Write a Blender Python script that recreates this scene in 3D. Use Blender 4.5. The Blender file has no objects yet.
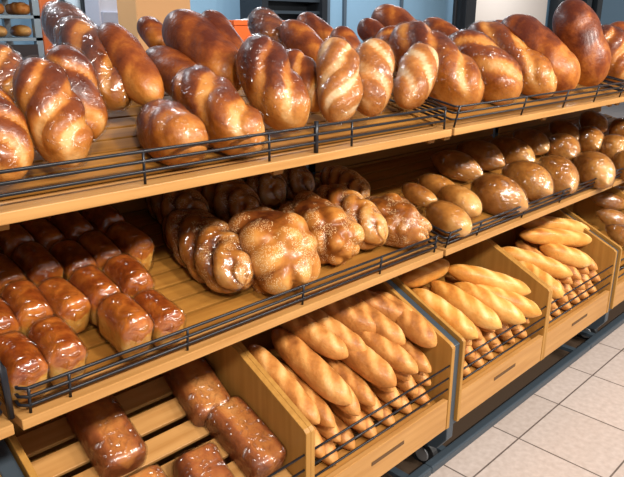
import bpy, bmesh, math, random
from mathutils import Vector, Matrix, noise
R = math.radians
scene = bpy.context.scene
col = scene.collection

# ------------------------------------------------------------------ camera, light, exposure
cam = bpy.data.objects.new('camera', bpy.data.cameras.new('camera'))
col.objects.link(cam)
cam.data.sensor_width = 36.0
cam.data.lens = 654.9 / 624 * 36.0
cam.data.clip_start = 0.02
cam.location = (-0.3373, -1.056, 1.519)
_yaw, _pit, _rol = R(45.06), R(18.107), R(0.222)
_F = Vector((math.sin(_yaw) * math.cos(_pit), math.cos(_yaw) * math.cos(_pit), -math.sin(_pit)))
_R = Vector((math.cos(_yaw), -math.sin(_yaw), 0))
_U = _R.cross(_F)
_R2 = _R * math.cos(_rol) + _U * math.sin(_rol)
_U2 = -_R * math.sin(_rol) + _U * math.cos(_rol)
cam.rotation_euler = Matrix((_R2, _U2, -_F)).transposed().to_euler()
scene.camera = cam

world = bpy.data.worlds.new('store_air')
scene.world = world
world.use_nodes = True
bg = world.node_tree.nodes['Background']
bg.inputs[0].default_value = (0.95, 0.97, 1.0, 1)
bg.inputs[1].default_value = 0.33

def area_light(loc, target, sx, sy, power, color):
    l = bpy.data.lights.new('lamp_and_fill', 'AREA')
    l.shape = 'RECTANGLE'; l.size = sx; l.size_y = sy; l.energy = power; l.color = color
    o = bpy.data.objects.new('lamp_and_fill', l); col.objects.link(o)
    o.location = loc
    d = Vector(target) - Vector(loc)
    o.rotation_euler = d.to_track_quat('-Z', 'Y').to_euler()
    return o
# track lamps above the aisle in front of the rack (warm) and panels deeper in the store (cool)
for lx in (-0.6, 0.9, 2.4, 3.9):
    area_light((lx, -2.4, 3.0), (lx + 0.2, 0.15, 0.75), 0.26, 0.26, 74, (1.0, 0.93, 0.84))
for lx, ly in ((0.6, 2.9), (3.0, 3.4), (6.0, 3.6), (9.5, 3.7)):
    area_light((lx, ly, 3.2), (lx, ly, 0), 0.9, 0.2, 52, (0.88, 0.94, 1.0))
area_light((1.8, -2.6, 3.2), (1.8, -2.6, 0), 5.0, 0.4, 90, (1.0, 0.97, 0.92))  # wide unseen fill strip, added to lift the shaded shelves and bins

vs = scene.view_settings
scene.display_settings.display_device = 'sRGB'
vs.view_transform = 'Standard'; vs.look = 'None'; vs.gamma = 1.0
vs.use_curve_mapping = False
vs.exposure = 0.0

# ------------------------------------------------------------------ materials
def nodes_of(name):
    m = bpy.data.materials.new(name); m.use_nodes = True
    nt = m.node_tree
    return m, nt, nt.nodes['Principled BSDF']
def N(nt, t, **kw):
    n = nt.nodes.new(t)
    for k, v in kw.items():
        setattr(n, k, v)
    return n
def ramp(nt, stops):
    r = N(nt, 'ShaderNodeValToRGB')
    el = r.color_ramp.elements
    while len(el) > 1: el.remove(el[-1])
    el[0].position, el[0].color = stops[0][0], (*stops[0][1], 1)
    for p, c in stops[1:]:
        e = el.new(p); e.color = (*c, 1)
    return r
def plain(name, c, rough=0.5, metal=0.0):
    m, nt, b = nodes_of(name)
    b.inputs['Base Color'].default_value = (*c, 1)
    b.inputs['Roughness'].default_value = rough
    b.inputs['Metallic'].default_value = metal
    nz = N(nt, 'ShaderNodeTexNoise'); nz.inputs['Scale'].default_value = 60
    mr = N(nt, 'ShaderNodeMapRange')
    mr.inputs['To Min'].default_value = max(0.05, rough - 0.08); mr.inputs['To Max'].default_value = min(1, rough + 0.08)
    nt.links.new(nz.outputs['Fac'], mr.inputs['Value']); nt.links.new(mr.outputs[0], b.inputs['Roughness'])
    return m
def wood(name, dark, light, axis='x', rough=0.42):
    m, nt, b = nodes_of(name)
    tc = N(nt, 'ShaderNodeTexCoord'); mp = N(nt, 'ShaderNodeMapping')
    mp.inputs['Scale'].default_value = {'x': (1.2, 22, 22), 'y': (22, 1.2, 22), 'z': (22, 22, 1.2)}[axis]
    nz = N(nt, 'ShaderNodeTexNoise'); nz.inputs['Scale'].default_value = 2.2; nz.inputs['Detail'].default_value = 5
    r = ramp(nt, [(0.3, dark), (0.7, light)])
    nt.links.new(tc.outputs['Object'], mp.inputs['Vector']); nt.links.new(mp.outputs[0], nz.inputs['Vector'])
    nt.links.new(nz.outputs['Fac'], r.inputs['Fac']); nt.links.new(r.outputs[0], b.inputs['Base Color'])
    b.inputs['Roughness'].default_value = rough
    b.inputs['Coat Weight'].default_value = 0.0; b.inputs['Specular IOR Level'].default_value = 0.25
    return m
def crust(name, stops, rough=0.38, coat=0.35, bump=0.25, speck=None, nscale=38, namp=0.35):
    """crust colour from the baked-in 'crust' attribute (0 dark .. 1 pale crumb, some painted light included) broken up by noise"""
    m, nt, b = nodes_of(name)
    at = N(nt, 'ShaderNodeAttribute'); at.attribute_name = 'crust'
    tc = N(nt, 'ShaderNodeTexCoord')
    nz = N(nt, 'ShaderNodeTexNoise'); nz.inputs['Scale'].default_value = nscale; nz.inputs['Detail'].default_value = 6
    oi = N(nt, 'ShaderNodeObjectInfo')
    add = N(nt, 'ShaderNodeVectorMath', operation='ADD')
    nt.links.new(tc.outputs['Object'], add.inputs[0]); nt.links.new(oi.outputs['Random'], add.inputs[1])
    nt.links.new(add.outputs[0], nz.inputs['Vector'])
    mr = N(nt, 'ShaderNodeMapRange'); mr.inputs['From Min'].default_value = 0.25; mr.inputs['From Max'].default_value = 0.75
    mr.inputs['To Min'].default_value = -namp / 2; mr.inputs['To Max'].default_value = namp / 2
    nt.links.new(nz.outputs['Fac'], mr.inputs['Value'])
    sm = N(nt, 'ShaderNodeMath', operation='ADD')
    nt.links.new(at.outputs['Fac'], sm.inputs[0]); nt.links.new(mr.outputs[0], sm.inputs[1])
    r = ramp(nt, stops)
    nt.links.new(sm.outputs[0], r.inputs['Fac'])
    out = r.outputs[0]
    if speck:
        vo = N(nt, 'ShaderNodeTexVoronoi'); vo.inputs['Scale'].default_value = speck[0]
        nt.links.new(tc.outputs['Object'], vo.inputs['Vector'])
        lt = N(nt, 'ShaderNodeMath', operation='LESS_THAN'); lt.inputs[1].default_value = speck[1]
        nt.links.new(vo.outputs['Distance'], lt.inputs[0])
        n2 = N(nt, 'ShaderNodeTexNoise'); n2.inputs['Scale'].default_value = 16
        nt.links.new(tc.outputs['Object'], n2.inputs['Vector'])
        gt = N(nt, 'ShaderNodeMath', operation='GREATER_THAN'); gt.inputs[1].default_value = 0.47
        nt.links.new(n2.outputs['Fac'], gt.inputs[0])
        mu = N(nt, 'ShaderNodeMath', operation='MULTIPLY')
        nt.links.new(lt.outputs[0], mu.inputs[0]); nt.links.new(gt.outputs[0], mu.inputs[1])
        mx = N(nt, 'ShaderNodeMix', data_type='RGBA')
        nt.links.new(mu.outputs[0], mx.inputs['Factor']); nt.links.new(out, mx.inputs['A'])
        mx.inputs['B'].default_value = (*speck[2], 1)
        out = mx.outputs['Result']
    nt.links.new(out, b.inputs['Base Color'])
    b.inputs['Roughness'].default_value = rough
    b.inputs['Specular IOR Level'].default_value = 0.28
    b.inputs['Coat Weight'].default_value = coat * 0.7; b.inputs['Coat Roughness'].default_value = 0.2
    b2 = N(nt, 'ShaderNodeTexNoise'); b2.inputs['Scale'].default_value = 90; b2.inputs['Detail'].default_value = 4
    nt.links.new(add.outputs[0], b2.inputs['Vector'])
    bp = N(nt, 'ShaderNodeBump'); bp.inputs['Strength'].default_value = bump; bp.inputs['Distance'].default_value = 0.004
    nt.links.new(b2.outputs['Fac'], bp.inputs['Height']); nt.links.new(bp.outputs[0], b.inputs['Normal'])
    return m
def film(name, amount=0.42, base=0.085, frost=0.0):
    """crinkled clear bag: mostly see-through, glossy creases"""
    m = bpy.data.materials.new(name); m.use_nodes = True
    nt = m.node_tree; nt.nodes.clear()
    out = N(nt, 'ShaderNodeOutputMaterial'); mix = N(nt, 'ShaderNodeMixShader')
    tr = N(nt, 'ShaderNodeBsdfTransparent'); gl = N(nt, 'ShaderNodeBsdfGlossy')
    tr.inputs['Color'].default_value = (0.97, 0.97, 0.97, 1)
    gl.inputs['Roughness'].default_value = 0.2
    tc = N(nt, 'ShaderNodeTexCoord')
    nz = N(nt, 'ShaderNodeTexNoise'); nz.noise_type = 'RIDGED_MULTIFRACTAL'; nz.inputs['Scale'].default_value = 36; nz.inputs['Detail'].default_value = 4
    nz.inputs['Distortion'].default_value = 0.8
    bp = N(nt, 'ShaderNodeBump'); bp.inputs['Strength'].default_value = 1.0; bp.inputs['Distance'].default_value = 0.02
    lw = N(nt, 'ShaderNodeLayerWeight'); lw.inputs['Blend'].default_value = 0.35
    mr = N(nt, 'ShaderNodeMapRange'); mr.inputs['To Min'].default_value = base; mr.inputs['To Max'].default_value = amount
    nt.links.new(tc.outputs['Object'], nz.inputs['Vector']); nt.links.new(nz.outputs['Fac'], bp.inputs['Height'])
    nt.links.new(bp.outputs[0], gl.inputs['Normal']); nt.links.new(bp.outputs[0], lw.inputs['Normal'])
    nt.links.new(lw.outputs['Fresnel'], mr.inputs['Value']); nt.links.new(mr.outputs[0], mix.inputs[0])
    src = tr.outputs[0]
    if frost:
        df = N(nt, 'ShaderNodeBsdfDiffuse'); df.inputs['Color'].default_value = (0.75, 0.72, 0.70, 1)
        mf = N(nt, 'ShaderNodeMixShader'); fm = N(nt, 'ShaderNodeMapRange')
        fm.inputs['From Min'].default_value = 0.35; fm.inputs['From Max'].default_value = 0.8; fm.inputs['To Min'].default_value = 0.0; fm.inputs['To Max'].default_value = frost
        nt.links.new(nz.outputs['Fac'], fm.inputs['Value']); nt.links.new(fm.outputs[0], mf.inputs[0])
        nt.links.new(tr.outputs[0], mf.inputs[1]); nt.links.new(df.outputs[0], mf.inputs[2]); src = mf.outputs[0]
    nt.links.new(src, mix.inputs[1]); nt.links.new(gl.outputs[0], mix.inputs[2])
    nt.links.new(mix.outputs[0], out.inputs['Surface'])
    return m
def tiles():
    m, nt, b = nodes_of('floor_tiles')
    tc = N(nt, 'ShaderNodeTexCoord'); mp = N(nt, 'ShaderNodeMapping')
    mp.inputs['Location'].default_value = (-0.0592, 0.0926, 0)
    br = N(nt, 'ShaderNodeTexBrick'); br.offset = 0.0; br.squash = 1.0
    br.inputs['Scale'].default_value = 1.0
    br.inputs['Brick Width'].default_value = 0.341; br.inputs['Row Height'].default_value = 0.341
    br.inputs['Mortar Size'].default_value = 0.0035; br.inputs['Mortar Smooth'].default_value = 0.2
    br.inputs['Color1'].default_value = (0.49, 0.405, 0.36, 1); br.inputs['Color2'].default_value = (0.54, 0.45, 0.405, 1)
    br.inputs['Mortar'].default_value = (0.13, 0.10, 0.085, 1)
    nt.links.new(tc.outputs['Object'], mp.inputs['Vector']); nt.links.new(mp.outputs[0], br.inputs['Vector'])
    nz = N(nt, 'ShaderNodeTexNoise'); nz.inputs['Scale'].default_value = 45; nz.inputs['Detail'].default_value = 6
    nt.links.new(tc.outputs['Object'], nz.inputs['Vector'])
    r = ramp(nt, [(0.3, (0.82, 0.80, 0.78)), (0.7, (1, 1, 1))])
    nt.links.new(nz.outputs['Fac'], r.inputs['Fac'])
    mx = N(nt, 'ShaderNodeMix', data_type='RGBA', blend_type='MULTIPLY'); mx.inputs['Factor'].default_value = 1
    nt.links.new(br.outputs['Color'], mx.inputs['A']); nt.links.new(r.outputs[0], mx.inputs['B'])
    nt.links.new(mx.outputs['Result'], b.inputs['Base Color'])
    b.inputs['Roughness'].default_value = 0.35
    return m

M = {}
M['board'] = wood('pale_board', (0.36, 0.168, 0.046), (0.47, 0.245, 0.080))
M['slat'] = wood('slat_wood', (0.22, 0.085, 0.011), (0.34, 0.150, 0.025), rough=0.6)
M['panel'] = wood('panel_wood', (0.32, 0.150, 0.030), (0.41, 0.205, 0.046), 'z')
M['black'] = plain('black_wire', (0.012, 0.012, 0.016), 0.35, 0.3)
M['steel'] = plain('slate_steel', (0.055, 0.075, 0.095), 0.4, 0.4)
M['rubber'] = plain('rubber', (0.012, 0.012, 0.013), 0.6)
M['hub'] = plain('grey_hub', (0.35, 0.35, 0.36), 0.35, 0.6)
M['slot'] = plain('dark_slot', (0.10, 0.045, 0.012), 0.7)
M['under'] = plain('kick_board_floor_shade', (0.045, 0.026, 0.014), 0.6)  # kick panel, and the sheet that darkens the floor below the rack
M['film'] = film('clear_film')
M['film_frost'] = film('frosted_film', 0.40, 0.05, 0.45)
M['film_light'] = film('crinkled_film', 0.42, 0.08, 0.16)
M['film_thin'] = film('clear_film_thin', 0.20, 0.02)
DK, BR, OR, TN, CR = (0.080, 0.012, 0.002), (0.20, 0.042, 0.005), (0.38, 0.115, 0.014), (0.54, 0.22, 0.045), (0.68, 0.39, 0.15)
M['baton'] = crust('baton_crust', [(0.0, DK), (0.28, BR), (0.52, OR), (0.78, TN), (1.0, CR)], 0.42, 0.16, 0.5, None, 30, 0.34)
M['smooth'] = M['baton']
M['pale_baton'] = crust('pale_baton_crust', [(0.0, (0.20, 0.052, 0.008)), (0.4, (0.40, 0.135, 0.024)), (0.7, (0.54, 0.245, 0.075)), (1.0, (0.72, 0.48, 0.26))], 0.5, 0.08, 0.5, None, 34, 0.4)
M['toast'] = crust('toast_crust', [(0.0, (0.09, 0.014, 0.003)), (0.3, (0.27, 0.054, 0.008)), (0.55, (0.54, 0.160, 0.022)), (0.75, (0.62, 0.27, 0.045)), (1.0, (0.74, 0.43, 0.10))], 0.28, 0.5)
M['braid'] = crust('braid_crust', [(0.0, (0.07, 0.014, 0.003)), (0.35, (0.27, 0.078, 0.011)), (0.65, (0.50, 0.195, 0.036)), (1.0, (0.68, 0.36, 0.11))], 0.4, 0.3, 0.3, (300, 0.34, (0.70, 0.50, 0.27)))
M['oval'] = crust('oval_crust', [(0.0, (0.17, 0.045, 0.008)), (0.4, (0.42, 0.165, 0.032)), (0.7, (0.64, 0.32, 0.09)), (1.0, (0.78, 0.48, 0.20))], 0.36, 0.4)
M['brick'] = crust('brick_crust', [(0.0, (0.14, 0.034, 0.010)), (0.4, (0.32, 0.095, 0.028)), (0.7, (0.50, 0.185, 0.045)), (1.0, (0.62, 0.29, 0.09))], 0.4, 0.3)
M['tan_baguette'] = crust('tan_baguette_crust', [(0.0, (0.20, 0.060, 0.012)), (0.35, (0.44, 0.165, 0.034)), (0.65, (0.62, 0.29, 0.08)), (1.0, (0.76, 0.46, 0.19))], 0.5, 0.1, 0.6, None, 28, 0.36)
M['gold_baguette'] = crust('gold_baguette_crust', [(0.0, (0.38, 0.12, 0.016)), (0.35, (0.58, 0.245, 0.042)), (0.65, (0.72, 0.39, 0.11)), (1.0, (0.84, 0.58, 0.27))], 0.5, 0.1, 0.5, None, 28, 0.30)

# ------------------------------------------------------------------ helpers
def link(o, parent=None):
    col.objects.link(o)
    if parent is not None: o.parent = parent
    return o
def tag(o, label=None, cat=None, group=None, kind=None):
    if label: o['label'] = label
    if cat: o['category'] = cat
    if group: o['group'] = group
    if kind: o['kind'] = kind
    return o
def empty(name, loc, label=None, cat=None, group=None):
    o = bpy.data.objects.new(name, None); link(o); o.location = loc; o.empty_display_size = 0.05
    return tag(o, label, cat, group)
class MB:
    def __init__(s): s.bm = bmesh.new()
    def box(s, lo, hi, rot=None, piv=None):
        vs_ = [Vector((x, y, z)) for x in (lo[0], hi[0]) for y in (lo[1], hi[1]) for z in (lo[2], hi[2])]
        if rot is not None: vs_ = [rot @ (v - piv) + piv for v in vs_]
        v = [s.bm.verts.new(p) for p in vs_]
        for f in ((0, 1, 3, 2), (4, 6, 7, 5), (0, 4, 5, 1), (2, 3, 7, 6), (0, 2, 6, 4), (1, 5, 7, 3)):
            s.bm.faces.new([v[i] for i in f])
        return s
    def tube(s, pts, r, n=8):
        pts = [Vector(p) for p in pts]
        rings = []
        for i, p in enumerate(pts):
            a = pts[max(i - 1, 0)]; b = pts[min(i + 1, len(pts) - 1)]
            d = (b - a).normalized()
            h = Vector((0, 0, 1)) if abs(d.z) < 0.9 else Vector((0, 1, 0))
            u = d.cross(h).normalized(); w = d.cross(u)
            rings.append([s.bm.verts.new(p + r * (math.cos(t) * u + math.sin(t) * w)) for t in [2 * math.pi * k / n for k in range(n)]])
        for a, b in zip(rings, rings[1:]):
            for k in range(n):
                s.bm.faces.new((a[k], a[(k + 1) % n], b[(k + 1) % n], b[k]))
        s.bm.faces.new(rings[0]); s.bm.faces.new(rings[-1])
        return s
    def prism(s, prof, x0, x1):
        """profile in (y, z), extruded along x"""
        a = [s.bm.verts.new((x0, y, z)) for y, z in prof]; b = [s.bm.verts.new((x1, y, z)) for y, z in prof]
        n = len(prof)
        s.bm.faces.new(a); s.bm.faces.new(b)
        for k in range(n): s.bm.faces.new((a[k], a[(k + 1) % n], b[(k + 1) % n], b[k]))
        return s
    def build(s, name, mat, parent=None, bevel=0.0, smooth=False):
        bmesh.ops.recalc_face_normals(s.bm, faces=s.bm.faces[:])
        me = bpy.data.meshes.new(name); s.bm.to_mesh(me); s.bm.free()
        me.materials.append(mat)
        if smooth:
            for p in me.polygons: p.use_smooth = True
        o = bpy.data.objects.new(name, me); link(o, parent)
        if bevel:
            b = o.modifiers.new('bevel', 'BEVEL'); b.width = bevel; b.segments = 2; b.limit_method = 'ANGLE'
        return o

# ------------------------------------------------------------------ the setting
f = MB().box((-3, -4.0, -0.05), (17, 6.0, 0)).build('floor', tiles()); tag(f, kind='structure')
mw = plain('blue_grey_wall', (0.22, 0.37, 0.50), 0.6)
w = MB().box((-3, 4.8, 0), (17, 4.95, 3.3)).build('wall_back', mw); tag(w, kind='structure')
w = MB()
for x in (4.92, 5.75, 6.05, 7.2):
    w.box((x, 4.77, 0), (x + 0.05, 4.80, 3.3))
w = w.build('trim_1', plain('wall_joint', (0.07, 0.10, 0.13), 0.5)); tag(w, kind='structure')
w = MB().box((8.62, 4.70, 0), (11.3, 4.79, 3.3)).build('wall_cream', plain('cream_wall', (0.86, 0.74, 0.64), 0.7)); tag(w, kind='structure'); w.name = 'wall_right'
pc = MB()
pc.box((8.25, 4.40, 0), (8.50, 4.64, 3.3)); pc.box((8.12, 4.5, 0), (8.17, 4.55, 3.3))
w = pc.build('trim_2', plain('black_post', (0.012, 0.012, 0.014), 0.4), None, 0.01); tag(w, kind='structure')
pc = MB()
for x in (11.5, 12.6, 13.1): pc.box((x, 4.55, 0), (x + 0.22, 4.75, 3.3))
w = pc.build('trim_3', plain('dark_mullion', (0.02, 0.025, 0.03), 0.4), None, 0.01); tag(w, kind='structure')
# dark framed glazed door behind the loaves at the left
d = MB()
d.box((1.98, 4.3, 0), (2.05, 4.4, 2.2)); d.box((2.36, 4.3, 0), (2.43, 4.4, 2.2)); d.box((2.05, 4.3, 2.1), (2.36, 4.4, 2.2)); d.box((2.05, 4.3, 0), (2.36, 4.4, 0.2)); d.box((2.19, 4.32, 1.60), (2.22, 4.38, 2.1))
d = d.build('door_1', plain('door_frame', (0.014, 0.016, 0.02), 0.35)); tag(d, kind='structure')
g = MB().box((2.05, 4.34, 0.2), (2.36, 4.36, 2.1)).build('pane', plain('frosted_pane', (0.60, 0.68, 0.72), 0.15), d)

# ------------------------------------------------------------------ things behind the rack
def storage_rack():
    t = empty('storage_rack', (1.3, 3.0, 0), 'blue grey wire rack holding loaves far behind the left end of the top shelf', 'rack')
    m = plain('rack_grey', (0.16, 0.22, 0.27), 0.4, 0.3)
    for x in (-0.42, 0.10):
        for y in (0, 0.45):
            MB().box((x - 0.02, y - 0.02, 0), (x + 0.02, y + 0.02, 1.95)).build('post', m, t)
    for z in (0.5, 0.9, 1.26, 1.42, 1.545, 1.665, 1.85):
        MB().box((-0.44, -0.02, z), (0.12, 0.47, z + 0.018)).build('shelf', m, t)
    MB().box((-0.40, -0.03, 0.05), (0.08, -0.022, 1.40)).build('lower_panel', M['black'], t)
    return t
storage_rack()
o = MB().box((-0.06, -0.06, 0), (0.06, 0.06, 1.9)).build('crate_column', plain('orange_panel', (0.62, 0.13, 0.02), 0.45), None, 0.01)
o.location = (1.62, 3.35, 0); tag(o, 'narrow orange upright panel beside the far bread rack at upper left', 'panel'); o.name = 'orange_panel'
t = empty('tall_cabinet', (2.36, 3.5, 0), 'pale lavender cabinet with a darker lower door, behind the leaning loaves at upper left', 'cabinet')
MB().box((-0.28, 0, 0), (0.28, 0.22, 2.1)).build('body', plain('lavender_white', (0.55, 0.56, 0.64), 0.4), t, 0.01)
MB().box((-0.27, -0.02, 0.05), (0.27, 0.0, 1.60)).build('door', plain('lavender_grey', (0.36, 0.38, 0.47), 0.4), t, 0.005)
MB().box((0.27, -0.03, 0.0), (0.285, 0.0, 2.1)).build('edge_strip', M['black'], t)
mc = plain('cardboard', (0.60, 0.34, 0.15), 0.8)
mt = plain('packing_tape', (0.55, 0.38, 0.20), 0.25)
for k, (h, lab) in enumerate(((0.95, 'lower cardboard box standing on the floor behind the rack, under another box'), (0.95, 'large tan cardboard box behind the top shelf loaves, left of the orange crate'))):
    t = empty('cardboard_box', (1.97, 2.5, 0.955 * k), lab, 'box', 'stacked cardboard boxes')
    MB().box((-0.19, 0, 0), (0.19, 0.22, h)).build('body', mc, t, 0.006)
    MB().box((-0.03, -0.003, h - 0.12), (0.03, 0.223, h + 0.002)).build('tape', mt, t)
mo = plain('orange_plastic', (0.78, 0.13, 0.015), 0.4)
def crate(z, lab):
    t = empty('plastic_crate', (2.02, 1.80, z), lab, 'crate', 'stacked orange crates')
    b = MB()
    b.box((-0.2, -0.15, 0), (0.2, 0.15, 0.012)); b.box((-0.2, -0.15, 0.012), (0.2, -0.138, 0.30)); b.box((-0.2, 0.138, 0.012), (0.2, 0.15, 0.30))
    b.box((-0.2, -0.138, 0.012), (-0.188, 0.138, 0.30)); b.box((0.188, -0.138, 0.012), (0.2, 0.138, 0.30))
    b.build('body', mo, t, 0.003)
    MB().box((-0.21, -0.16, 0.275), (0.21, -0.15, 0.30)).build('rim', mo, t, 0.003)
for k in range(5):
    crate(0.302 * k + 0.03, ('topmost orange plastic crate behind the dark loaves of the top shelf' if k == 4 else 'orange plastic crate hidden lower in the stack behind the rack'))
b = MB().box((-0.24, -0.18, 0), (0.24, 0.18, 0.028)).build('dolly_base', plain('dolly', (0.05, 0.05, 0.06), 0.5)); b.location = (2.02, 1.80, 0)
tag(b, 'low dark base under the stack of orange crates', 'dolly')
b = MB(); random.seed(5)
rb = bmesh.ops.create_icosphere(b.bm, subdivisions=3, radius=1)
for v in rb['verts']:
    p = v.co.copy(); v.co = Vector((p.x * 0.13, p.y * 0.10, max(p.z, -0.5) * 0.045)) * (1 + 0.25 * noise.noise(p * 3))
b = b.build('plastic_sack', plain('clear_sack', (0.70, 0.72, 0.74), 0.25), None, 0, True); b.location = (2.02, 1.80, 1.24 + 0.26)
tag(b, 'crumpled white plastic sack lying in the topmost orange crate', 'sack')
t = empty('baking_trolley', (4.55, 4.1, 0), 'dark metal trolley with horizontal bars behind the loaves, right of the orange crate', 'trolley')
md = plain('dark_trolley', (0.022, 0.026, 0.032), 0.4, 0.3)
for x in (-0.42, 0.42): MB().box((x - 0.04, -0.04, 0), (x + 0.04, 0.30, 1.95)).build('post', md, t)
MB().box((-0.38, 0.2, 0.1), (0.38, 0.24, 1.9)).build('back_panel', md, t)
for z in (0.5, 1.0, 1.50, 1.62, 1.74, 1.86): MB().box((-0.38, 0, z), (0.38, 0.2, z + 0.03)).build('rail', M['steel'], t)

# ------------------------------------------------------------------ the bread racks
TILT = R(14); BT = R(22)
PITCH = 1.3
def tilted(bm_fn, z0, tilt, y0=0.0):
    """rotation for a deck that rises away from the aisle"""
    return Matrix.Rotation(tilt, 3, 'X'), Vector((0, y0, z0))
def guard(parent, x0, x1, y, zb, hts, posts, ret, lean=0.0, thick=()):
    b = MB()
    def P(x, h, yy=None): return (x, (y if yy is None else yy) - lean * h, zb + h)
    for h in hts:
        pts = []
        if ret: pts += [(x0 + 0.004, y + ret, zb + h + ret * 0.2), (x0 + 0.004, y - lean * h + 0.012, zb + h)]
        pts += [P(x0 + 0.016, h), P(x1 - 0.016, h)]
        if ret: pts += [(x1 - 0.004, y - lean * h + 0.012, zb + h), (x1 - 0.004, y + ret, zb + h + ret * 0.2)]
        b.tube(pts, 0.0034, 6)
    g = b.build('wire_guard', M['black'], parent, 0, True)
    for x in posts:
        r = 0.006 if x in thick else 0.003
        MB().tube([P(x, -0.004), P(x, max(hts) + (0.012 if x in thick else 0.002))], r, 6).build('guard_post', M['black'], g, 0, True)
    return g
def shelf(parent, zt, depth, posts, hts, thick=(), lean=0.0):
    s = MB().box((0.004, -0.002, zt - 0.021), (PITCH - 0.010, 0.075, zt)).build('shelf', M['board'], parent, 0.002)
    rot, piv = tilted(None, zt - 0.004, TILT, 0.02)
    pitch_, n = 0.058, int((depth - 0.09) / 0.058)
    d = MB()
    for k in range(n):
        y = 0.075 + k * pitch_
        d.box((0.006, y, zt - 0.014), (PITCH - 0.012, y + 0.050, zt - 0.004), rot, piv)
    d.build('slat_deck', M['slat'], s, 0.0015)
    u = MB()
    for x in (0.03, PITCH / 2, PITCH - 0.05):
        u.box((x - 0.015, 0.03, zt - 0.045), (x + 0.015, depth, zt - 0.015), rot, piv)
    u.box((0.006, 0.06, zt - 0.022), (PITCH - 0.012, depth, zt - 0.016), rot, piv)
    u.build('under_tray', M['slat'], s)
    if zt < 1:
        bp = MB()
        for k in range(8):
            z = zt + 0.095 + k * 0.050
            bp.box((0.006, 0.60, z), (PITCH - 0.012, 0.612, z + 0.044))
        bp.box((0.006, 0.612, zt + 0.09), (PITCH - 0.012, 0.616, zt + 0.49))
        bp.box((0.03, 0.612, zt + 0.14), (0.06, 0.63, zt + 0.47)); bp.box((PITCH - 0.08, 0.612, zt + 0.14), (PITCH - 0.05, 0.63, zt + 0.47))
        bp.build('back_panel', M['slat'], s, 0.001)
    guard(s, 0.008, PITCH - 0.016, 0.012, zt, hts, posts, 0.22, lean, thick)
    return s
PROF = [(-0.065, 0.257), (-0.065, 0.553), (-0.055, 0.562), (0.215, 0.690), (0.44, 0.790), (0.44, 0.257)]
def bin_box(parent, x0, x1, deck_z, left_panel=True):
    p = MB().box((x0 + 0.016, -0.063, 0.257), (x1 - 0.018, -0.045, 0.368)).build('bin', M['board'], parent, 0.002)
    if left_panel: MB().prism(PROF, x0, x0 + 0.015).build('side_panel', M['panel'], p, 0.002)
    MB().prism(PROF, x1 - 0.017, x1).build('side_panel', M['panel'], p, 0.002)
    MB().box((x0 + 0.015, 0.425, 0.257), (x1 - 0.017, 0.44, 0.79)).build('back_panel', M['panel'], p)
    MB().box(((x0 + x1) / 2 - 0.075, -0.0645, 0.318), ((x0 + x1) / 2 + 0.075, -0.062, 0.330)).build('handle_slot', M['slot'], p)
    rot, piv = tilted(None, deck_z, BT, -0.045)
    d = MB()
    k = 0; y = -0.04
    while y < 0.42:
        d.box((x0 + 0.017, y, deck_z - 0.012), (x1 - 0.019, y + 0.062, deck_z), rot, piv); y += 0.082
    d.build('slat_deck', M['slat'] if deck_z < 0.34 else M['board'], p, 0.002)
    MB().box((x0 + 0.017, -0.03, 0.260), (x1 - 0.019, 0.42, 0.268)).build('bottom_board', M['slot'], p)
    g = MB()
    for z in (0.405, 0.445, 0.490):
        g.tube([(x0 + 0.012, -0.058, z), (x1 - 0.015, -0.058, z)], 0.0032, 6)
    g.build('wire_guard', M['black'], p, 0, True)
    return p
def caster(parent, x, y):
    c = MB().box((x - 0.022, y - 0.03, 0.095), (x + 0.022, y + 0.03, 0.15)).build('caster', M['steel'], parent, 0.004)
    MB().tube([(x, y, 0.145), (x, y, 0.245)], 0.012).build('stem', M['steel'], c)
    MB().tube([(x - 0.014, y - 0.0, 0.052), (x + 0.014, y, 0.052)], 0.052, 24).build('tyre', M['rubber'], c, 0.004)
    MB().tube([(x - 0.019, y, 0.052), (x + 0.019, y, 0.052)], 0.028, 16).build('hub', M['hub'], c, 0.003)
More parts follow.
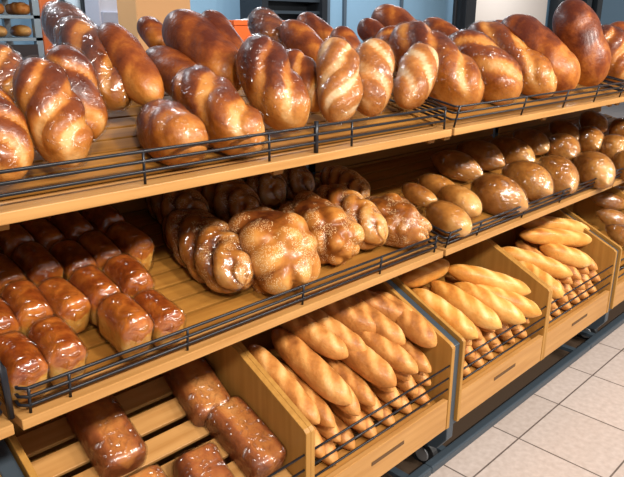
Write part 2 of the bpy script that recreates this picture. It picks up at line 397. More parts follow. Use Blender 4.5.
def rack(i, label, posts_top, posts_mid, thick=(), cx=PITCH - 0.05):
    t = empty('bread_rack', (i * PITCH, 0, 0), label, 'rack', 'bread racks along the aisle')
    shelf(t, 1.233, 0.80, posts_top, (0.024, 0.043, 0.062), thick, 0.0 if i < 1 else 0.25)
    shelf(t, 0.860, 0.66, posts_mid, (0.016, 0.034, 0.052), (), 0.1 if i < 1 else 0.3)
    bin_box(t, 0.045, 0.655, 0.395 if i == 0 else 0.33)
    bin_box(t, 0.655, PITCH, 0.33)
    fr = [(-0.055, 0.20), (-0.055, 0.548), (0.215, 0.676), (0.52, 0.81), (0.60, 0.81), (0.60, 0.20), (0.05, 0.14), (-0.02, 0.15)]
    MB().prism(fr, 0.004, 0.041).build('end_frame', M['steel'], t, 0.003)
    MB().box((0.004, 0.60, 0.02), (0.041, 0.66, 1.45)).build('upright', M['steel'], t, 0.003)
    b = MB()
    b.box((0.0, -0.03, 0.215), (PITCH, 0.01, 0.25)); b.box((0.0, 0.40, 0.19), (PITCH, 0.44, 0.25))
    b.build('base_frame', M['steel'], t, 0.002)
    r = MB().box((0, -0.012, 0.040), (PITCH, 0.024, 0.072)).build('bumper_rail', M['steel'], t, 0.006)
    for x in (0.12, PITCH - 0.10):
        MB().box((x - 0.015, 0.02, 0.052), (x + 0.015, 0.20, 0.070)).build('bracket', M['steel'], r, 0.002)
        MB().box((x - 0.012, 0.18, 0.052), (x + 0.012, 0.20, 0.21)).build('bracket', M['steel'], r, 0.002)
    caster(t, cx, 0.075); caster(t, cx, 0.48)
    MB().box((0, 0.50, 0.0), (PITCH, 0.52, 0.25)).build('kick_panel', M['under'], t)
    MB().box((0, 0.07, 0.001), (PITCH, 0.50, 0.014)).build('floor_shade_sheet', M['under'], t)  # added sheet standing in for the shaded, dirty floor under the rack
    if i < 0:
        MB().tube([(PITCH - 0.006, 0.016, 0.862), (PITCH - 0.006, 0.022, 0.955), (PITCH - 0.006, 0.05, 0.985), (PITCH - 0.006, 0.30, 1.05)], 0.006).build('side_hoop', M['black'], t, 0, True)
    return t
rack(-1, 'wooden bread rack of which only the right end shows at the left edge', (0.6, 1.0, 1.27), (0.7, 1.0, 1.26))
rack(0, 'nearest wooden bread rack holding toast loaves, braided loaves and brown bricks', (0.02, 0.29, 0.60, 0.745, 0.87, 1.27), (0.026, 0.10, 0.36, 0.70, 1.0, 1.26), (0.745,), 0.06)
rack(1, 'middle wooden bread rack with golden baguettes in its two bins', (0.02, 0.42, 0.73, 1.0, 1.26), (0.02, 0.2, 0.5, 0.8, 1.26), (), 0.075)
rack(2, 'far wooden bread rack cut off by the right edge', (0.02, 0.4, 0.8, 1.26), (0.02, 0.4, 0.8, 1.26), (), 0.16)

# ------------------------------------------------------------------ bread
def sgnpow(v, e): return math.copysign(abs(v) ** e, v)
def body(L, W, H, kind, seed, grow=0.0, nu=40, nv=28):
    """loaf of length L along y, width W, height H; returns verts, faces, crust values with some front light painted in"""
    rng = random.Random(seed)
    ph0 = rng.random(); k_sl = rng.choice((0.40, 0.5, 0.58)) * rng.choice((1, 1, -1)); nsl = rng.choice((2.2, 2.6, 3.0))
    off = Vector((rng.random() * 50, rng.random() * 50, 0))
    V, C = [], []
    bend = rng.uniform(-0.05, 0.05) * W * 2
    for i in range(nu + 1):
        u = i / nu
        u = 0.5 - 0.5 * math.cos(math.pi * u)          # finer towards the ends
        e, q = {'baton': (3.6, 0.60), 'smooth': (3.5, 0.60), 'pale_baton': (3.4, 0.68), 'toast': (10.0, 0.5), 'brick': (14.0, 0.45), 'braid': (2.6, 0.55), 'oval': (2.1, 0.85),
                'knot': (2.4, 0.55), 'tan_baguette': (4.2, 0.68), 'gold_baguette': (3.8, 0.78), 'round': (2.2, 0.52)}[kind]
        p = max(0.0, 1 - abs(2 * u - 1) ** e) ** q
        for j in range(nv):
            ph = 2 * math.pi * j / nv
            if ph > math.pi: ph -= 2 * math.pi          # 0 on top
            s, c = math.sin(ph), math.cos(ph)
            ex = 0.9
            if kind in ('toast', 'brick'): ex = 0.5 if c < 0.25 else (0.8 if kind == 'toast' else 0.5)
            x = W / 2 * p * sgnpow(s, ex); z = H / 2 * p * sgnpow(c, ex if c > 0 else 0.75)
            rr = 1.0; cr = 0.4
            fl = noise.noise(Vector((x * 9, (u - 0.5) * L * 9, z * 9)) + off)
            if kind in ('baton', 'pale_baton', 'smooth'):
                f = (u * nsl - ph * k_sl + ph0 + 0.30 * noise.noise(Vector((x * 14, u * 3.0, z * 14)) - off)) % 1.0
                m_ = max(0.0, 1 - (abs(ph) / 1.75) ** 4) * min(1, max(0, (0.97 - abs(2 * u - 1)) * 4))
                op = min(1.0, 1.5 * max(0.0, 1 - abs((f - 0.20) / 0.20) ** 2))
                rg = max(0.0, 1 - abs((f - 0.62) / 0.34) ** 2)
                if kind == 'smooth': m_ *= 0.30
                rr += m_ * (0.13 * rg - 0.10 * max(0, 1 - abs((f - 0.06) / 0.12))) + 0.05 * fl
                if kind != 'pale_baton': cr = (0.29 if kind == 'baton' else 0.16) + m_ * (0.40 * op - 0.14 * rg) + 0.20 * max(0, -c) + 0.95 * max(0, 0.46 - u) - 0.30 * max(0, u - 0.5) + 0.30 * fl  # front paler from flour and painted light; smooth also darkened as unlit rear
                else: cr = 0.42 + m_ * (0.50 * op - 0.15 * rg) + 0.25 * fl
            elif kind == 'toast':
                sm_ = min(1, max(0, (c - 0.02) / 0.25)); rr += 0.10 * sm_ - 0.05 + 0.04 * fl
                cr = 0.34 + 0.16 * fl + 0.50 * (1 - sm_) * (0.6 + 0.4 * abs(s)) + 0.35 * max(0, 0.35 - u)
                if abs(2 * u - 1) > 0.97 and c < 0.3: cr = 0.80
            elif kind == 'brick':
                d = abs(s) * 1.0
                cr = 0.28 + 0.40 * max(0, 1 - (d / 0.42) ** 2) * (1 if c > 0 else 0) + 0.34 * fl
                if c > 0: rr -= 0.09 * max(0, 1 - (d / 0.25) ** 2)
            elif kind == 'braid':
                best = 0.0
                for a, o_ in ((-1.25, 0.0), (-0.42, 0.5), (0.42, 0.0), (1.25, 0.5), (2.3, 0.25), (-2.3, 0.75)):
                    du = ((u * 4.6 + o_) % 1.0) - 0.5
                    da = (ph - a + du * (0.9 if a > 0 else -0.9)) / 0.66
                    best = max(best, 1 - min(1.0, (du / 0.55) ** 2 + da ** 2))
                rr += 0.30 * math.sqrt(best) - 0.20 + 0.05 * fl
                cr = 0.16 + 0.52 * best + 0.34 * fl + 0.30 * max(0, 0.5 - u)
            elif kind == 'knot':
                q_ = Vector((x, (u - 0.5) * L, z)) / (0.42 * W) + off
                dd = noise.voronoi(q_)[0]
                best = max(0.0, 1 - (dd[0] / 0.72) ** 2); cre = min(1, (dd[1] - dd[0]) / 0.35)
                rr += 0.20 * best * cre ** 0.5 - 0.10
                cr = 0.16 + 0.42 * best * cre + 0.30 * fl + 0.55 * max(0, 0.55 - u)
            elif kind in ('oval', 'round'):
                rr += 0.05 * fl
                cr = 0.34 + 0.40 * fl + 0.85 * max(0, 0.42 - u) - 0.12 * max(0, c) * u  # front end lightened: aisle light put into the crust colour
            else:
                f = (u * 3.8 - ph * 0.55 + ph0 + 0.12 * fl) % 1.0
                m_ = max(0.0, 1 - (abs(ph) / 1.3) ** 4) * min(1, max(0, (0.93 - abs(2 * u - 1)) * 6))
                op = max(0.0, 1 - abs((f - 0.3) / 0.3) ** 2)
                rr += m_ * (0.035 * op - 0.03 * max(0, 1 - abs((f - 0.68) / 0.10))) + 0.05 * fl
                cr = 0.37 + 0.30 * m_ * op ** 1.2 - 0.12 * m_ * (1 - op) + 0.35 * fl + 0.1 * max(0, -c) + 0.35 * max(0, 0.45 - u)  # front end paler: flour plus aisle light worked into the tone
            x *= rr; z *= rr
            y = (u - 0.5) * L * (rr if kind == 'knot' else 1.0)
            if grow:
                g = grow * (0.6 + 1.0 * abs(noise.noise(Vector((x * 22, y * 22, z * 22)) + off)))
                x += g * s; z += g * c; y += g * (2 * u - 1) * 1.2
            z = max(z, -H * 0.42 - grow)
            x += bend * (1 - (2 * u - 1) ** 2)
            V.append((x, y, z)); C.append(min(1, max(0, cr)))
    F = []
    for i in range(nu):
        for j in range(nv):
            a, b = i * nv + j, i * nv + (j + 1) % nv
            F.append((a, b, b + nv, a + nv))
    return V, F, C
def bread_mesh(name, L, W, H, kind, seed, mat, grow=0.0, nu=40, nv=28):
    V, F, C = body(L, W, H, kind, seed, grow, nu, nv)
    me = bpy.data.meshes.new(name); me.from_pydata(V, [], F)
    me.materials.append(mat)
    if not grow:
        at = me.attributes.new('crust', 'FLOAT', 'POINT'); at.data.foreach_set('value', C)
    for p in me.polygons: p.use_smooth = True
    bm = bmesh.new(); bm.from_mesh(me)
    bmesh.ops.remove_doubles(bm, verts=bm.verts[:], dist=1e-5)
    bmesh.ops.recalc_face_normals(bm, faces=bm.faces[:]); bm.to_mesh(me); bm.free()
    return me
_cache = {}
def bread(name, P, Q, W, H, kind, label, cat='bread', group=None, seed=0, roll=0.0, wrap=None, up=(0, 0, 1), share=None, nu=40, nv=28, flap=False):
    """loaf with axis from front tip P to back tip Q"""
    P, Q = Vector(P), Vector(Q)
    L = (Q - P).length; a = (Q - P).normalized()
    upv = Vector(up)
    z = (upv - upv.dot(a) * a).normalized(); x = a.cross(z)
    key = (name, kind, share) if share is not None else None
    if key and key in _cache:
        src = _cache[key]
        o = src[0].copy(); col.objects.link(o)
        kids = [(c.copy(), c) for c in src[1]]
        for c, s in kids:
            col.objects.link(c); c.parent = o
        l0, w0, h0 = src[2]
    else:
        o = bpy.data.objects.new(name, bread_mesh(name, L, W, H, kind, seed, M[{'knot': 'braid', 'round': 'oval'}.get(kind, kind)], 0, nu, nv)); link(o)
        ch = []
        if wrap:
            c = bpy.data.objects.new('plastic_wrap', bread_mesh('plastic_wrap', L, W, H, kind, seed, M[wrap], 0.0035, nu, nv)); link(c, o); ch.append(c)
        l0, w0, h0 = L, W, H
        if key: _cache[key] = (o, ch, (L, W, H))
    m = Matrix((x, a, z)).transposed() @ Matrix.Rotation(roll, 3, 'Y')
    o.matrix_world = Matrix.Translation((P + Q) / 2) @ m.to_4x4() @ Matrix.Diagonal((W / w0, L / l0, H / h0, 1))
    for k in list(o.keys()):
        if k in ('label', 'category', 'group'): del o[k]
    tag(o, label, cat, group)
    return o

def deck(y, h=0.0, z0=0.860):     # point height above a tilted upper shelf
    return z0 + math.tan(TILT) * y + h

# top shelf: loaves leaning back against one another
for P_, Q_, W_, H_, kind_, wrap_, sd_, lab_ in (
    ((0.065, 0.055, 1.267), (0.065, 0.170, 1.415), 0.091, 0.084, 'baton', 'film_thin', 12, 'pale-fronted slashed loaf at the left end of the top shelf, cut by the picture edge'),
    ((0.177, 0.057, 1.277), (0.177, 0.190, 1.455), 0.100, 0.092, 'baton', 'film_thin', 19, 'slashed brown loaf leaning with twisted cream bands, second from left end of top shelf'),
    ((0.247, 0.120, 1.308), (0.247, 0.212, 1.478), 0.093, 0.086, 'baton', 'film_thin', 26, 'leaning slashed loaf just right of the second front loaf on the top shelf'),
    ((0.186, 0.316, 1.372), (0.186, 0.395, 1.470), 0.082, 0.075, 'baton', 'film', 33, 'bagged loaf behind the two leftmost loaves of the top shelf'),
    ((0.394, 0.261, 1.348), (0.394, 0.488, 1.518), 0.110, 0.101, 'baton', 'film', 40, 'bagged loaf behind the third leaning loaf, top shelf left, under the tilted plain loaf'),
    ((0.521, 0.584, 1.429), (0.521, 0.834, 1.554), 0.115, 0.105, 'smooth', 'film', 47, 'rearmost bagged loaf at top left, its round end before the dark glazed door'),
    ((0.445, 0.202, 1.353), (0.445, 0.404, 1.514), 0.090, 0.083, 'smooth', None, 54, 'smooth loaf tilted to the right above the gap on the top shelf'),
    ((0.569, 0.013, 1.266), (0.569, 0.275, 1.402), 0.129, 0.118, 'baton', 'film_thin', 61, 'large slashed loaf lying right of the small round ended loaf, top shelf'),
    ((0.626, 0.248, 1.345), (0.626, 0.511, 1.443), 0.107, 0.098, 'smooth', None, 68, 'dark loaf half hidden behind the large slashed loaf right of the gap'),
    ((0.706, 0.259, 1.367), (0.706, 0.519, 1.534), 0.143, 0.131, 'smooth', None, 75, 'broad dark loaf at the back, in front of the cardboard box'),
    ((0.747, 0.620, 1.448), (0.747, 0.737, 1.529), 0.074, 0.068, 'smooth', None, 82, 'small dark loaf end against the cardboard box'),
    ((0.771, 0.278, 1.372), (0.771, 0.454, 1.549), 0.095, 0.087, 'smooth', None, 89, 'dark loaf at the back below the orange crate'),
    ((0.742, 0.069, 1.280), (0.742, 0.231, 1.487), 0.128, 0.117, 'baton', 'film_thin', 96, 'long floury slashed loaf leaning left of the three pale loaves, top shelf'),
    ((1.199, 0.583, 1.438), (1.199, 0.757, 1.552), 0.107, 0.098, 'smooth', 'film', 103, 'dark glossy loaf end at the back, right of the orange crate'),
    ((1.180, 0.391, 1.390), (1.180, 0.590, 1.520), 0.101, 0.093, 'smooth', None, 110, 'dark loaf behind and left of the first pale loaf'),
    ((0.896, 0.140, 1.308), (0.896, 0.283, 1.448), 0.095, 0.087, 'baton', None, 117, 'brown loaf squeezed between the floury loaf and the first pale loaf'),
    ((1.452, 0.612, 1.446), (1.452, 0.797, 1.545), 0.093, 0.086, 'smooth', None, 124, 'dark loaf end at the back above the first pale loaf'),
    ((0.868, 0.060, 1.283), (0.949, 0.150, 1.486), 0.109, 0.100, 'pale_baton', 'film_thin', 131, 'first of the three pale upright loaves, beside the thick guard post'),
    ((1.016, 0.078, 1.288), (1.140, 0.168, 1.478), 0.111, 0.102, 'pale_baton', 'film_thin', 138, 'middle one of the three pale upright loaves, with a twisted slash'),
    ((1.207, 0.111, 1.296), (1.414, 0.201, 1.453), 0.114, 0.104, 'pale_baton', 'film_thin', 145, 'last and smallest of the three pale upright loaves, tilted right'),
    ((1.340, 0.390, 1.390), (1.340, 0.508, 1.505), 0.091, 0.084, 'smooth', None, 152, 'small dark loaf end behind the first and middle pale loaves'),
    ((1.669, 0.519, 1.422), (1.669, 0.684, 1.528), 0.096, 0.088, 'smooth', None, 159, 'small dark loaf end behind the middle pale loaf'),
    ((1.872, 0.509, 1.410), (1.872, 0.781, 1.572), 0.154, 0.141, 'smooth', None, 166, 'darkest wide loaf at the back above the last pale loaf'),
    ((1.629, 0.350, 1.360), (1.629, 0.556, 1.490), 0.130, 0.120, 'baton', None, 173, 'light brown seeded loaf just behind the last pale loaf'),
    ((1.534, 0.067, 1.280), (1.534, 0.408, 1.502), 0.175, 0.161, 'baton', 'film_thin', 180, 'long smooth loaf sloping down beside the last pale loaf, right of the guard gap'),
    ((2.137, 0.506, 1.419), (2.137, 0.728, 1.531), 0.109, 0.100, 'smooth', None, 187, 'dark loaf end at the back against the black post'),
    ((1.770, 0.062, 1.279), (1.770, 0.345, 1.474), 0.172, 0.158, 'baton', 'film_thin', 194, 'slashed loaf second right of the guard gap, its tip at the wire'),
    ((2.038, 0.058, 1.278), (2.038, 0.432, 1.511), 0.163, 0.150, 'baton', 'film_thin', 201, 'slashed loaf third right of the guard gap, below the cream wall'),
    ((2.150, 0.034, 1.287), (2.150, 0.349, 1.538), 0.189, 0.174, 'smooth', None, 208, 'dark red-brown smooth loaf below the cream wall, left of the tallest loaf'),
    ((2.425, 0.061, 1.283), (2.425, 0.231, 1.618), 0.187, 0.172, 'smooth', None, 215, 'tallest loaf standing up above all others near the right edge'),
    ((2.686, 0.055, 1.277), (2.686, 0.184, 1.517), 0.157, 0.145, 'baton', 'film_thin', 222, 'loaf right of the tallest loaf, near the right edge'),
    ((3.275, 0.201, 1.353), (3.275, 0.385, 1.516), 0.163, 0.150, 'smooth', None, 229, 'dark loaf end at the far right edge behind the others'),
    ((2.926, 0.011, 1.266), (2.926, 0.152, 1.500), 0.165, 0.152, 'baton', None, 236, 'loaf on the top shelf cut by the right picture edge'),
    ((2.271, 0.213, 1.346), (2.271, 0.482, 1.523), 0.132, 0.122, 'smooth', None, 243, 'dark loaf end just showing behind the red-brown smooth loaf'),
    ):
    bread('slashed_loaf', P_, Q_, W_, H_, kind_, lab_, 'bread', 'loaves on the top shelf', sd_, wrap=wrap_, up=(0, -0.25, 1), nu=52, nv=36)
# middle shelf
for P_, Q_, W_, H_, kind_, wrap_, sd_, lab_ in (
    ((1.888, 0.231, 0.968), (1.835, 0.441, 1.020), 0.119, 0.109, 'oval', 'film_light', 9, 'glossy dark oval loaf nearest the bare slats, second row of the middle shelf'),
    ((2.084, 0.248, 0.972), (2.079, 0.479, 1.029), 0.127, 0.116, 'oval', 'film_light', 16, 'glossy dark oval loaf second from the bare slats, second row of the middle shelf'),
    ((2.260, 0.206, 0.961), (2.312, 0.452, 1.023), 0.132, 0.121, 'oval', 'film_light', 23, 'glossy dark oval loaf third from the bare slats, second row of the middle shelf'),
    ((2.503, 0.269, 0.977), (2.573, 0.482, 1.030), 0.122, 0.112, 'oval', 'film_light', 30, 'dark oval loaf tucked under the top shelf edge behind the third glossy oval'),
    ((2.562, 0.167, 0.952), (2.693, 0.350, 0.997), 0.143, 0.131, 'oval', 'film_light', 37, 'dark oval loaf behind the pointed oval with the bright front, middle shelf'),
    ((1.782, -0.019, 0.905), (1.774, 0.209, 0.962), 0.155, 0.143, 'oval', 'film_light', 44, 'biggest oval loaf, at the wire guard right of the small pink-brown loaf, middle shelf'),
    ((2.003, -0.000, 0.910), (2.053, 0.239, 0.970), 0.152, 0.140, 'oval', 'film_light', 51, 'dark oval loaf between the biggest oval and the pointed bright oval'),
    ((2.152, -0.015, 0.906), (2.349, 0.205, 0.961), 0.155, 0.143, 'oval', 'film_light', 58, 'pointed oval loaf with bright front behind the wire, right of the biggest oval'),
    ((2.397, -0.054, 0.897), (2.599, 0.161, 0.950), 0.155, 0.143, 'oval', 'film_light', 65, 'rounded bright oval loaf right of the pointed oval, middle shelf'),
    ((2.861, 0.187, 0.957), (3.026, 0.343, 0.996), 0.132, 0.122, 'oval', 'film_light', 72, 'bagged dark loaf under the top shelf edge near the right'),
    ((2.863, 0.062, 0.925), (3.024, 0.221, 0.965), 0.151, 0.139, 'oval', 'film_light', 79, 'brown oval loaf near the right edge, middle shelf, second from the edge'),
    ((2.682, -0.080, 0.890), (2.842, 0.080, 0.930), 0.150, 0.138, 'oval', 'film_light', 86, 'reddish loaf on the middle shelf cut by the right picture edge'),
    ((3.305, 0.181, 0.955), (3.462, 0.344, 0.996), 0.143, 0.132, 'oval', 'film_light', 93, 'dark loaf under the top shelf edge at the right picture edge'),
    ((3.256, 0.312, 0.988), (3.377, 0.502, 1.035), 0.120, 0.110, 'oval', 'film_light', 100, 'dark loaf hidden deepest under the top shelf edge at the right'),
    ((2.864, 0.291, 0.983), (2.969, 0.490, 1.032), 0.110, 0.101, 'oval', 'film_light', 107, 'dark loaf deep under the top shelf behind the bagged loaf'),
    ):
    bread('oval_loaf', P_, Q_, W_, H_, kind_, lab_, 'bread', 'oval loaves on the middle shelf', sd_, wrap=wrap_)
for P_, Q_, W_, H_, kind_, wrap_, sd_, lab_ in (
    ((1.398, -0.017, 0.901), (1.435, 0.157, 0.944), 0.110, 0.093, 'round', 'film_thin', 10, 'small pinkish round loaf right of the last seeded braid, at the wire'),
    ((1.553, 0.044, 0.916), (1.600, 0.219, 0.960), 0.110, 0.093, 'round', 'film_thin', 17, 'small round loaf directly behind the pinkish round loaf'),
    ((1.612, 0.163, 0.946), (1.604, 0.324, 0.986), 0.086, 0.073, 'round', 'film_thin', 24, 'small flat golden loaf farthest back beside the seeded braid'),
    ((1.471, 0.158, 0.944), (1.480, 0.302, 0.980), 0.076, 0.064, 'round', 'film_thin', 31, 'small golden round loaf between seeded braid and pinkish round loaf'),
    ):
    bread('round_loaf', P_, Q_, W_, H_, kind_, lab_, 'bread', 'small round loaves on the middle shelf', sd_, wrap=wrap_)
for P_, Q_, W_, H_, kind_, wrap_, sd_, lab_ in (
    ((0.570, 0.075, 0.931), (0.600, 0.420, 1.017), 0.150, 0.130, 'braid', 'film', 12, 'braided loaf nearest the toast loaves, dark with glossy lobes'),
    ((0.700, 0.012, 0.931), (0.750, 0.280, 0.997), 0.225, 0.205, 'knot', None, 19, 'biggest sesame seeded knotted loaf at the front of the middle shelf'),
    ((0.665, 0.370, 1.000), (0.690, 0.620, 1.063), 0.130, 0.120, 'braid', 'film', 26, 'dark braid behind the braided loaf nearest the toast'),
    ((0.815, 0.330, 0.990), (0.835, 0.600, 1.058), 0.140, 0.120, 'braid', 'film', 33, 'dark braided loaf under the top shelf behind the biggest seeded loaf'),
    ((0.925, 0.045, 0.927), (0.950, 0.330, 0.998), 0.180, 0.170, 'knot', None, 40, 'second sesame seeded loaf, just right of the biggest one'),
    ((1.075, 0.060, 0.931), (1.100, 0.360, 1.006), 0.125, 0.140, 'braid', 'film_thin', 47, 'dark braided loaf standing between the second and the last seeded loaves'),
    ((0.965, 0.380, 1.007), (0.980, 0.620, 1.067), 0.135, 0.130, 'braid', 'film', 54, 'dark bagged braid deep under the top shelf, behind the second seeded loaf'),
    ((1.115, 0.400, 1.008), (1.130, 0.630, 1.065), 0.125, 0.120, 'braid', 'film', 61, 'darkest bagged braid beside the bare slats, deep under the top shelf'),
    ((1.205, 0.014, 0.913), (1.215, 0.250, 0.972), 0.160, 0.150, 'knot', 'film_thin', 68, 'last seeded knotted loaf, bagged, beside the guard joint'),
    ((1.270, 0.300, 0.971), (1.300, 0.520, 1.026), 0.120, 0.090, 'braid', None, 75, 'low dark loaf lying behind the last seeded loaf'),
    ):
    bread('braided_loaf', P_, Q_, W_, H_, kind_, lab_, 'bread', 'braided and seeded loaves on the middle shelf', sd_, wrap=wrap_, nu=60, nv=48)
for k_, (x_, y0_, y1_, lab_) in enumerate((
    (0.036, 0.022, 0.140, 'glazed toast loaf, front row, first column counted from the left end of its shelf'),
    (0.108, 0.022, 0.140, 'glazed toast loaf, front row, second column counted from the left end of its shelf'),
    (0.259, 0.022, 0.140, 'glazed toast loaf, front row, fourth column counted from the left end of its shelf'),
    (0.334, 0.022, 0.140, 'glazed toast loaf, front row, fifth column counted from the left end of its shelf'),
    (0.040, 0.150, 0.268, 'glazed toast loaf, second row, first column counted from the left end of its shelf'),
    (0.112, 0.150, 0.268, 'glazed toast loaf, second row, second column counted from the left end of its shelf'),
    (0.187, 0.150, 0.268, 'glazed toast loaf, second row, third column counted from the left end of its shelf'),
    (0.263, 0.150, 0.268, 'glazed toast loaf, second row, fourth column counted from the left end of its shelf'),
    (0.338, 0.150, 0.268, 'glazed toast loaf, second row, fifth column counted from the left end of its shelf'),
    (0.048, 0.280, 0.398, 'glazed toast loaf, third row, first column counted from the left end of its shelf'),
    (0.120, 0.280, 0.398, 'glazed toast loaf, third row, second column counted from the left end of its shelf'),
    (0.195, 0.280, 0.398, 'glazed toast loaf, third row, third column counted from the left end of its shelf'),
    (0.271, 0.280, 0.398, 'glazed toast loaf, third row, fourth column counted from the left end of its shelf'),
    (0.346, 0.280, 0.398, 'glazed toast loaf, third row, fifth column counted from the left end of its shelf'),
    (0.424, 0.280, 0.398, 'glazed toast loaf, third row, sixth column counted from the left end of its shelf'),
    (0.044, 0.407, 0.525, 'glazed toast loaf, fourth row, first column counted from the left end of its shelf'),
    (0.116, 0.407, 0.525, 'glazed toast loaf, fourth row, second column counted from the left end of its shelf'),
    (0.191, 0.407, 0.525, 'glazed toast loaf, fourth row, third column counted from the left end of its shelf'),
    (0.267, 0.407, 0.525, 'glazed toast loaf, fourth row, fourth column counted from the left end of its shelf'),
    (0.342, 0.407, 0.525, 'glazed toast loaf, fourth row, fifth column counted from the left end of its shelf'),
    (0.420, 0.407, 0.525, 'glazed toast loaf, fourth row, sixth column counted from the left end of its shelf'),
    (0.042, 0.527, 0.645, 'glazed toast loaf, rearmost row, first column counted from the left end of its shelf'),
    (0.114, 0.527, 0.645, 'glazed toast loaf, rearmost row, second column counted from the left end of its shelf'),
    (0.189, 0.527, 0.645, 'glazed toast loaf, rearmost row, third column counted from the left end of its shelf'),
    (0.265, 0.527, 0.645, 'glazed toast loaf, rearmost row, fourth column counted from the left end of its shelf'),
    (0.340, 0.527, 0.645, 'glazed toast loaf, rearmost row, fifth column counted from the left end of its shelf'),
    (0.418, 0.527, 0.645, 'glazed toast loaf, rearmost row, sixth column counted from the left end of its shelf'),
    )):
    H_ = 0.098 + 0.008 * ((k_ * 7) % 3 - 1)
    bread('toast_loaf', (x_ + 0.004 * math.sin(k_ * 2.3), y0_, deck(y0_, H_ * 0.43)), (x_ + 0.006 * math.sin(k_ * 1.7), y1_, deck(y1_, H_ * 0.43)), 0.073, H_, 'toast', lab_, 'bread', 'toast loaves on the middle shelf', k_ % 4, wrap='film_light', share=k_ % 4)
# bins
for P_, Q_, W_, H_, kind_, wrap_, sd_, lab_ in (
    ((0.724, -0.026, 0.525), (0.737, 0.266, 0.642), 0.066, 0.059, 'tan_baguette', None, 8, 'tan baguette leaning on the wooden divider beside the brown bricks'),
    ((0.853, -0.023, 0.526), (0.840, 0.282, 0.649), 0.080, 0.072, 'tan_baguette', None, 15, 'second tan baguette from the divider, reaching far down toward the wire'),
    ((1.027, -0.043, 0.518), (0.980, 0.232, 0.629), 0.084, 0.075, 'tan_baguette', None, 22, 'tan baguette in the middle of the bin, its floury tip near the wire'),
    ((1.134, -0.043, 0.518), (1.086, 0.232, 0.629), 0.074, 0.067, 'tan_baguette', None, 29, 'short looking tan baguette tip right of the floury middle one'),
    ((0.949, 0.077, 0.596), (0.881, 0.329, 0.698), 0.077, 0.070, 'tan_baguette', None, 36, 'tan baguette on top of the pile, second tip right of the divider pair'),
    ((1.016, 0.061, 0.590), (0.948, 0.313, 0.692), 0.073, 0.065, 'tan_baguette', None, 43, 'tan baguette on top of the pile, third tip from the left'),
    ((1.129, 0.101, 0.606), (1.007, 0.334, 0.700), 0.085, 0.077, 'tan_baguette', None, 50, 'tan baguette highest in the pile under the shelf edge'),
    ((1.162, 0.031, 0.578), (1.107, 0.286, 0.680), 0.082, 0.074, 'tan_baguette', None, 57, 'tan baguette on top of the pile below the thick one at the right'),
    ((1.298, 0.066, 0.592), (1.150, 0.287, 0.681), 0.085, 0.077, 'tan_baguette', None, 64, 'thick tan baguette on top of the pile close to the steel frame'),
    ((1.255, -0.021, 0.556), (1.240, 0.238, 0.661), 0.084, 0.076, 'tan_baguette', None, 71, 'tan baguette wedged against the right side panel of its bin'),
    ):
    bread('baguette', P_, Q_, W_, H_, kind_, lab_, 'baguette', 'tan baguettes in the nearest bin', sd_, wrap=wrap_, nu=44, nv=20)
for P_, Q_, W_, H_, kind_, wrap_, sd_, lab_ in (
    ((1.467, -0.046, 0.518), (1.453, 0.226, 0.617), 0.085, 0.077, 'gold_baguette', None, 8, 'golden baguette lowest at the left side of the golden bin'),
    ((1.603, -0.059, 0.514), (1.563, 0.224, 0.616), 0.085, 0.077, 'gold_baguette', None, 15, 'broad golden baguette in the middle of the golden bin'),
    ((1.838, -0.091, 0.502), (1.677, 0.136, 0.584), 0.085, 0.077, 'gold_baguette', None, 22, 'golden baguette nearest the right divider of the golden bin'),
    ((1.347, -0.022, 0.527), (1.392, 0.247, 0.625), 0.085, 0.077, 'gold_baguette', None, 29, 'golden baguette against the steel frame, partly under its neighbour'),
    ((1.727, -0.085, 0.504), (1.644, 0.176, 0.599), 0.085, 0.077, 'gold_baguette', None, 36, 'golden baguette right of the broad middle one'),
    ((1.877, -0.021, 0.557), (1.661, 0.222, 0.646), 0.085, 0.077, 'gold_baguette', None, 43, 'golden baguette lying across on top of the others'),
    ((1.699, 0.239, 0.652), (1.410, 0.238, 0.652), 0.085, 0.077, 'gold_baguette', None, 50, 'golden baguette at the back left, pointing to the right'),
    ):
    bread('baguette', P_, Q_, W_, H_, kind_, lab_, 'baguette', 'golden baguettes in the left bin of the middle rack', sd_, wrap=wrap_, nu=44, nv=20)
for P_, Q_, W_, H_, kind_, wrap_, sd_, lab_ in (
    ((2.244, -0.023, 0.527), (2.056, 0.233, 0.620), 0.085, 0.077, 'gold_baguette', None, 8, 'golden slashed baguette in the right bin, in front of the bright pair'),
    ((2.442, -0.019, 0.528), (2.297, 0.161, 0.594), 0.085, 0.077, 'gold_baguette', None, 15, 'golden baguette beneath the bright pair, right bin'),
    ((2.037, -0.079, 0.506), (2.038, 0.147, 0.588), 0.085, 0.077, 'gold_baguette', None, 22, 'golden baguette lowest along the divider of the right bin'),
    ((2.568, 0.043, 0.591), (2.216, 0.220, 0.655), 0.085, 0.077, 'gold_baguette', None, 29, 'brightest golden baguette on top of the right bin'),
    ((2.656, 0.092, 0.608), (2.318, 0.293, 0.682), 0.085, 0.077, 'gold_baguette', None, 36, 'golden baguette behind the brightest one under the shelf edge'),
    ):
    bread('baguette', P_, Q_, W_, H_, kind_, lab_, 'baguette', 'golden baguettes in the right bin of the middle rack', sd_, wrap=wrap_, nu=44, nv=20)
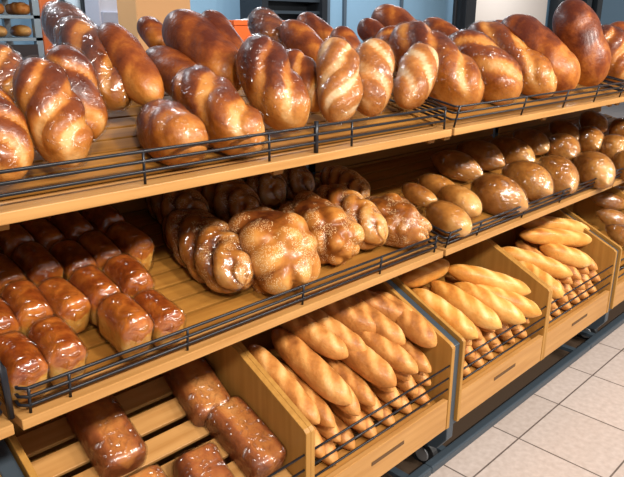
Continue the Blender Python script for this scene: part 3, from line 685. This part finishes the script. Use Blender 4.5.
for P_, Q_, W_, H_, kind_, wrap_, sd_, lab_ in (
    ((0.285, 0.184, 0.504), (0.295, 0.401, 0.592), 0.118, 0.097, 'brick', 'film_frost', 10, 'brown brick loaf lying alone on the slats of the lowest tray'),
    ((0.557, 0.197, 0.510), (0.585, 0.413, 0.597), 0.118, 0.097, 'brick', 'film_frost', 17, 'brown brick loaf at the back of the lowest tray, near the divider'),
    ((0.586, 0.006, 0.432), (0.583, 0.224, 0.520), 0.118, 0.097, 'brick', 'film_frost', 24, 'brown brick loaf in front of the rear one, beside the divider'),
    ((0.422, -0.007, 0.427), (0.439, 0.140, 0.487), 0.118, 0.097, 'brick', 'film_frost', 31, 'brown brick loaf left of the one beside the divider, cut by the bottom edge'),
    ((0.281, 0.007, 0.433), (0.283, 0.155, 0.493), 0.118, 0.097, 'brick', 'film_frost', 38, 'brown brick loaf of which only the top shows at the bottom edge'),
    ):
    bread('brick_loaf', P_, Q_, W_, H_, kind_, lab_, 'bread', 'brown brick loaves in the lowest tray', sd_, wrap=wrap_)
for P_, Q_, W_, H_, kind_, wrap_, sd_, lab_ in (
    ((3.255, 0.140, 0.601), (3.106, 0.290, 0.655), 0.100, 0.085, 'oval', 'film', 9, 'bagged loaf in the far bin under the shelf edge'),
    ((3.029, 0.031, 0.561), (2.951, 0.188, 0.618), 0.100, 0.085, 'oval', 'film', 16, 'bagged loaf in the far bin behind the steel frame edge'),
    ((3.472, 0.128, 0.597), (3.308, 0.286, 0.654), 0.100, 0.085, 'oval', 'film', 23, 'golden loaf at the back of the far bin at the right picture edge'),
    ((2.854, -0.075, 0.523), (2.856, 0.095, 0.584), 0.100, 0.085, 'oval', 'film', 30, 'loaf in the far bin nearest its wire at the right edge'),
    ):
    bread('oval_loaf', P_, Q_, W_, H_, kind_, lab_, 'bread', 'bagged loaves in the far bin', sd_, wrap=wrap_)
# lower layers of the bins: rounded ends pressed behind the wire guard
ORD = ['first', 'second', 'third', 'fourth', 'fifth', 'sixth', 'seventh', 'eighth']
def lower(x0, x1, kind, where, group, n, tops, seed):
    rng = random.Random(seed)
    for r, z in enumerate(tops):
        for k in range(n):
            x = x0 + (x1 - x0) * (k + 0.5 + (0.22 if r % 2 else -0.12)) / n + rng.uniform(-0.006, 0.006)
            x = min(max(x, x0 + 0.034), x1 - 0.034)
            y = -0.030 + rng.uniform(0, 0.018)
            zz = z + rng.uniform(-0.004, 0.004)
            L = 0.30
            a = BT + rng.uniform(-0.03, 0.03)
            w = rng.uniform(0.062, 0.070)
            lab = '%s baguette end, %s from left in the %s row, %s' % (kind.split('_')[0] if kind[0] == 't' else 'golden brown', ORD[k], ('upper', 'middle', 'lowest')[r], where)
            bread('baguette', (x, y, zz), (x + rng.uniform(-0.008, 0.008), y + L * math.cos(a), zz + L * math.sin(a)), w, w * 0.85, kind, lab, 'baguette', group, 0,
                  roll=rng.uniform(-0.3, 0.3), share=('low', seed, (r * 3 + k) % 4), nu=24, nv=16)
lower(0.672, 1.282, 'tan_baguette', 'nearest bin', 'tan baguettes in the nearest bin', 7, (0.475, 0.418, 0.362), 11)
lower(1.362, 1.937, 'tan_baguette', 'left golden bin', 'golden baguettes in the left bin of the middle rack', 7, (0.475, 0.418, 0.362), 12)
lower(1.972, 2.582, 'tan_baguette', 'right golden bin', 'golden baguettes in the right bin of the middle rack', 7, (0.475, 0.418, 0.362), 13)
# small round-ended loaf pointing at the aisle beside the gap on the top shelf
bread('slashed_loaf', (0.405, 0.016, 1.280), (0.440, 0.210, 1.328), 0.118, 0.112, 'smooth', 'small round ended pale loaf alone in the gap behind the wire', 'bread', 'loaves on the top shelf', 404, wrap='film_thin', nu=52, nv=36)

for r_, z_ in enumerate((1.438, 1.563, 1.683)):
    for k_, x_ in enumerate((1.06, 1.20, 1.34)):
        bread('far_loaf', (x_, 2.99, z_ + 0.035), (x_, 3.22, z_ + 0.035), 0.105, 0.075, ('oval', 'pale_baton', 'round')[r_],
              'far loaf on the grey rack beyond, %s shelf, %s one' % (('lower', 'middle', 'upper')[r_], ('hidden', 'second', 'last')[k_]), 'bread', 'far loaves on the grey rack', r_ * 3 + k_, nu=20, nv=16)
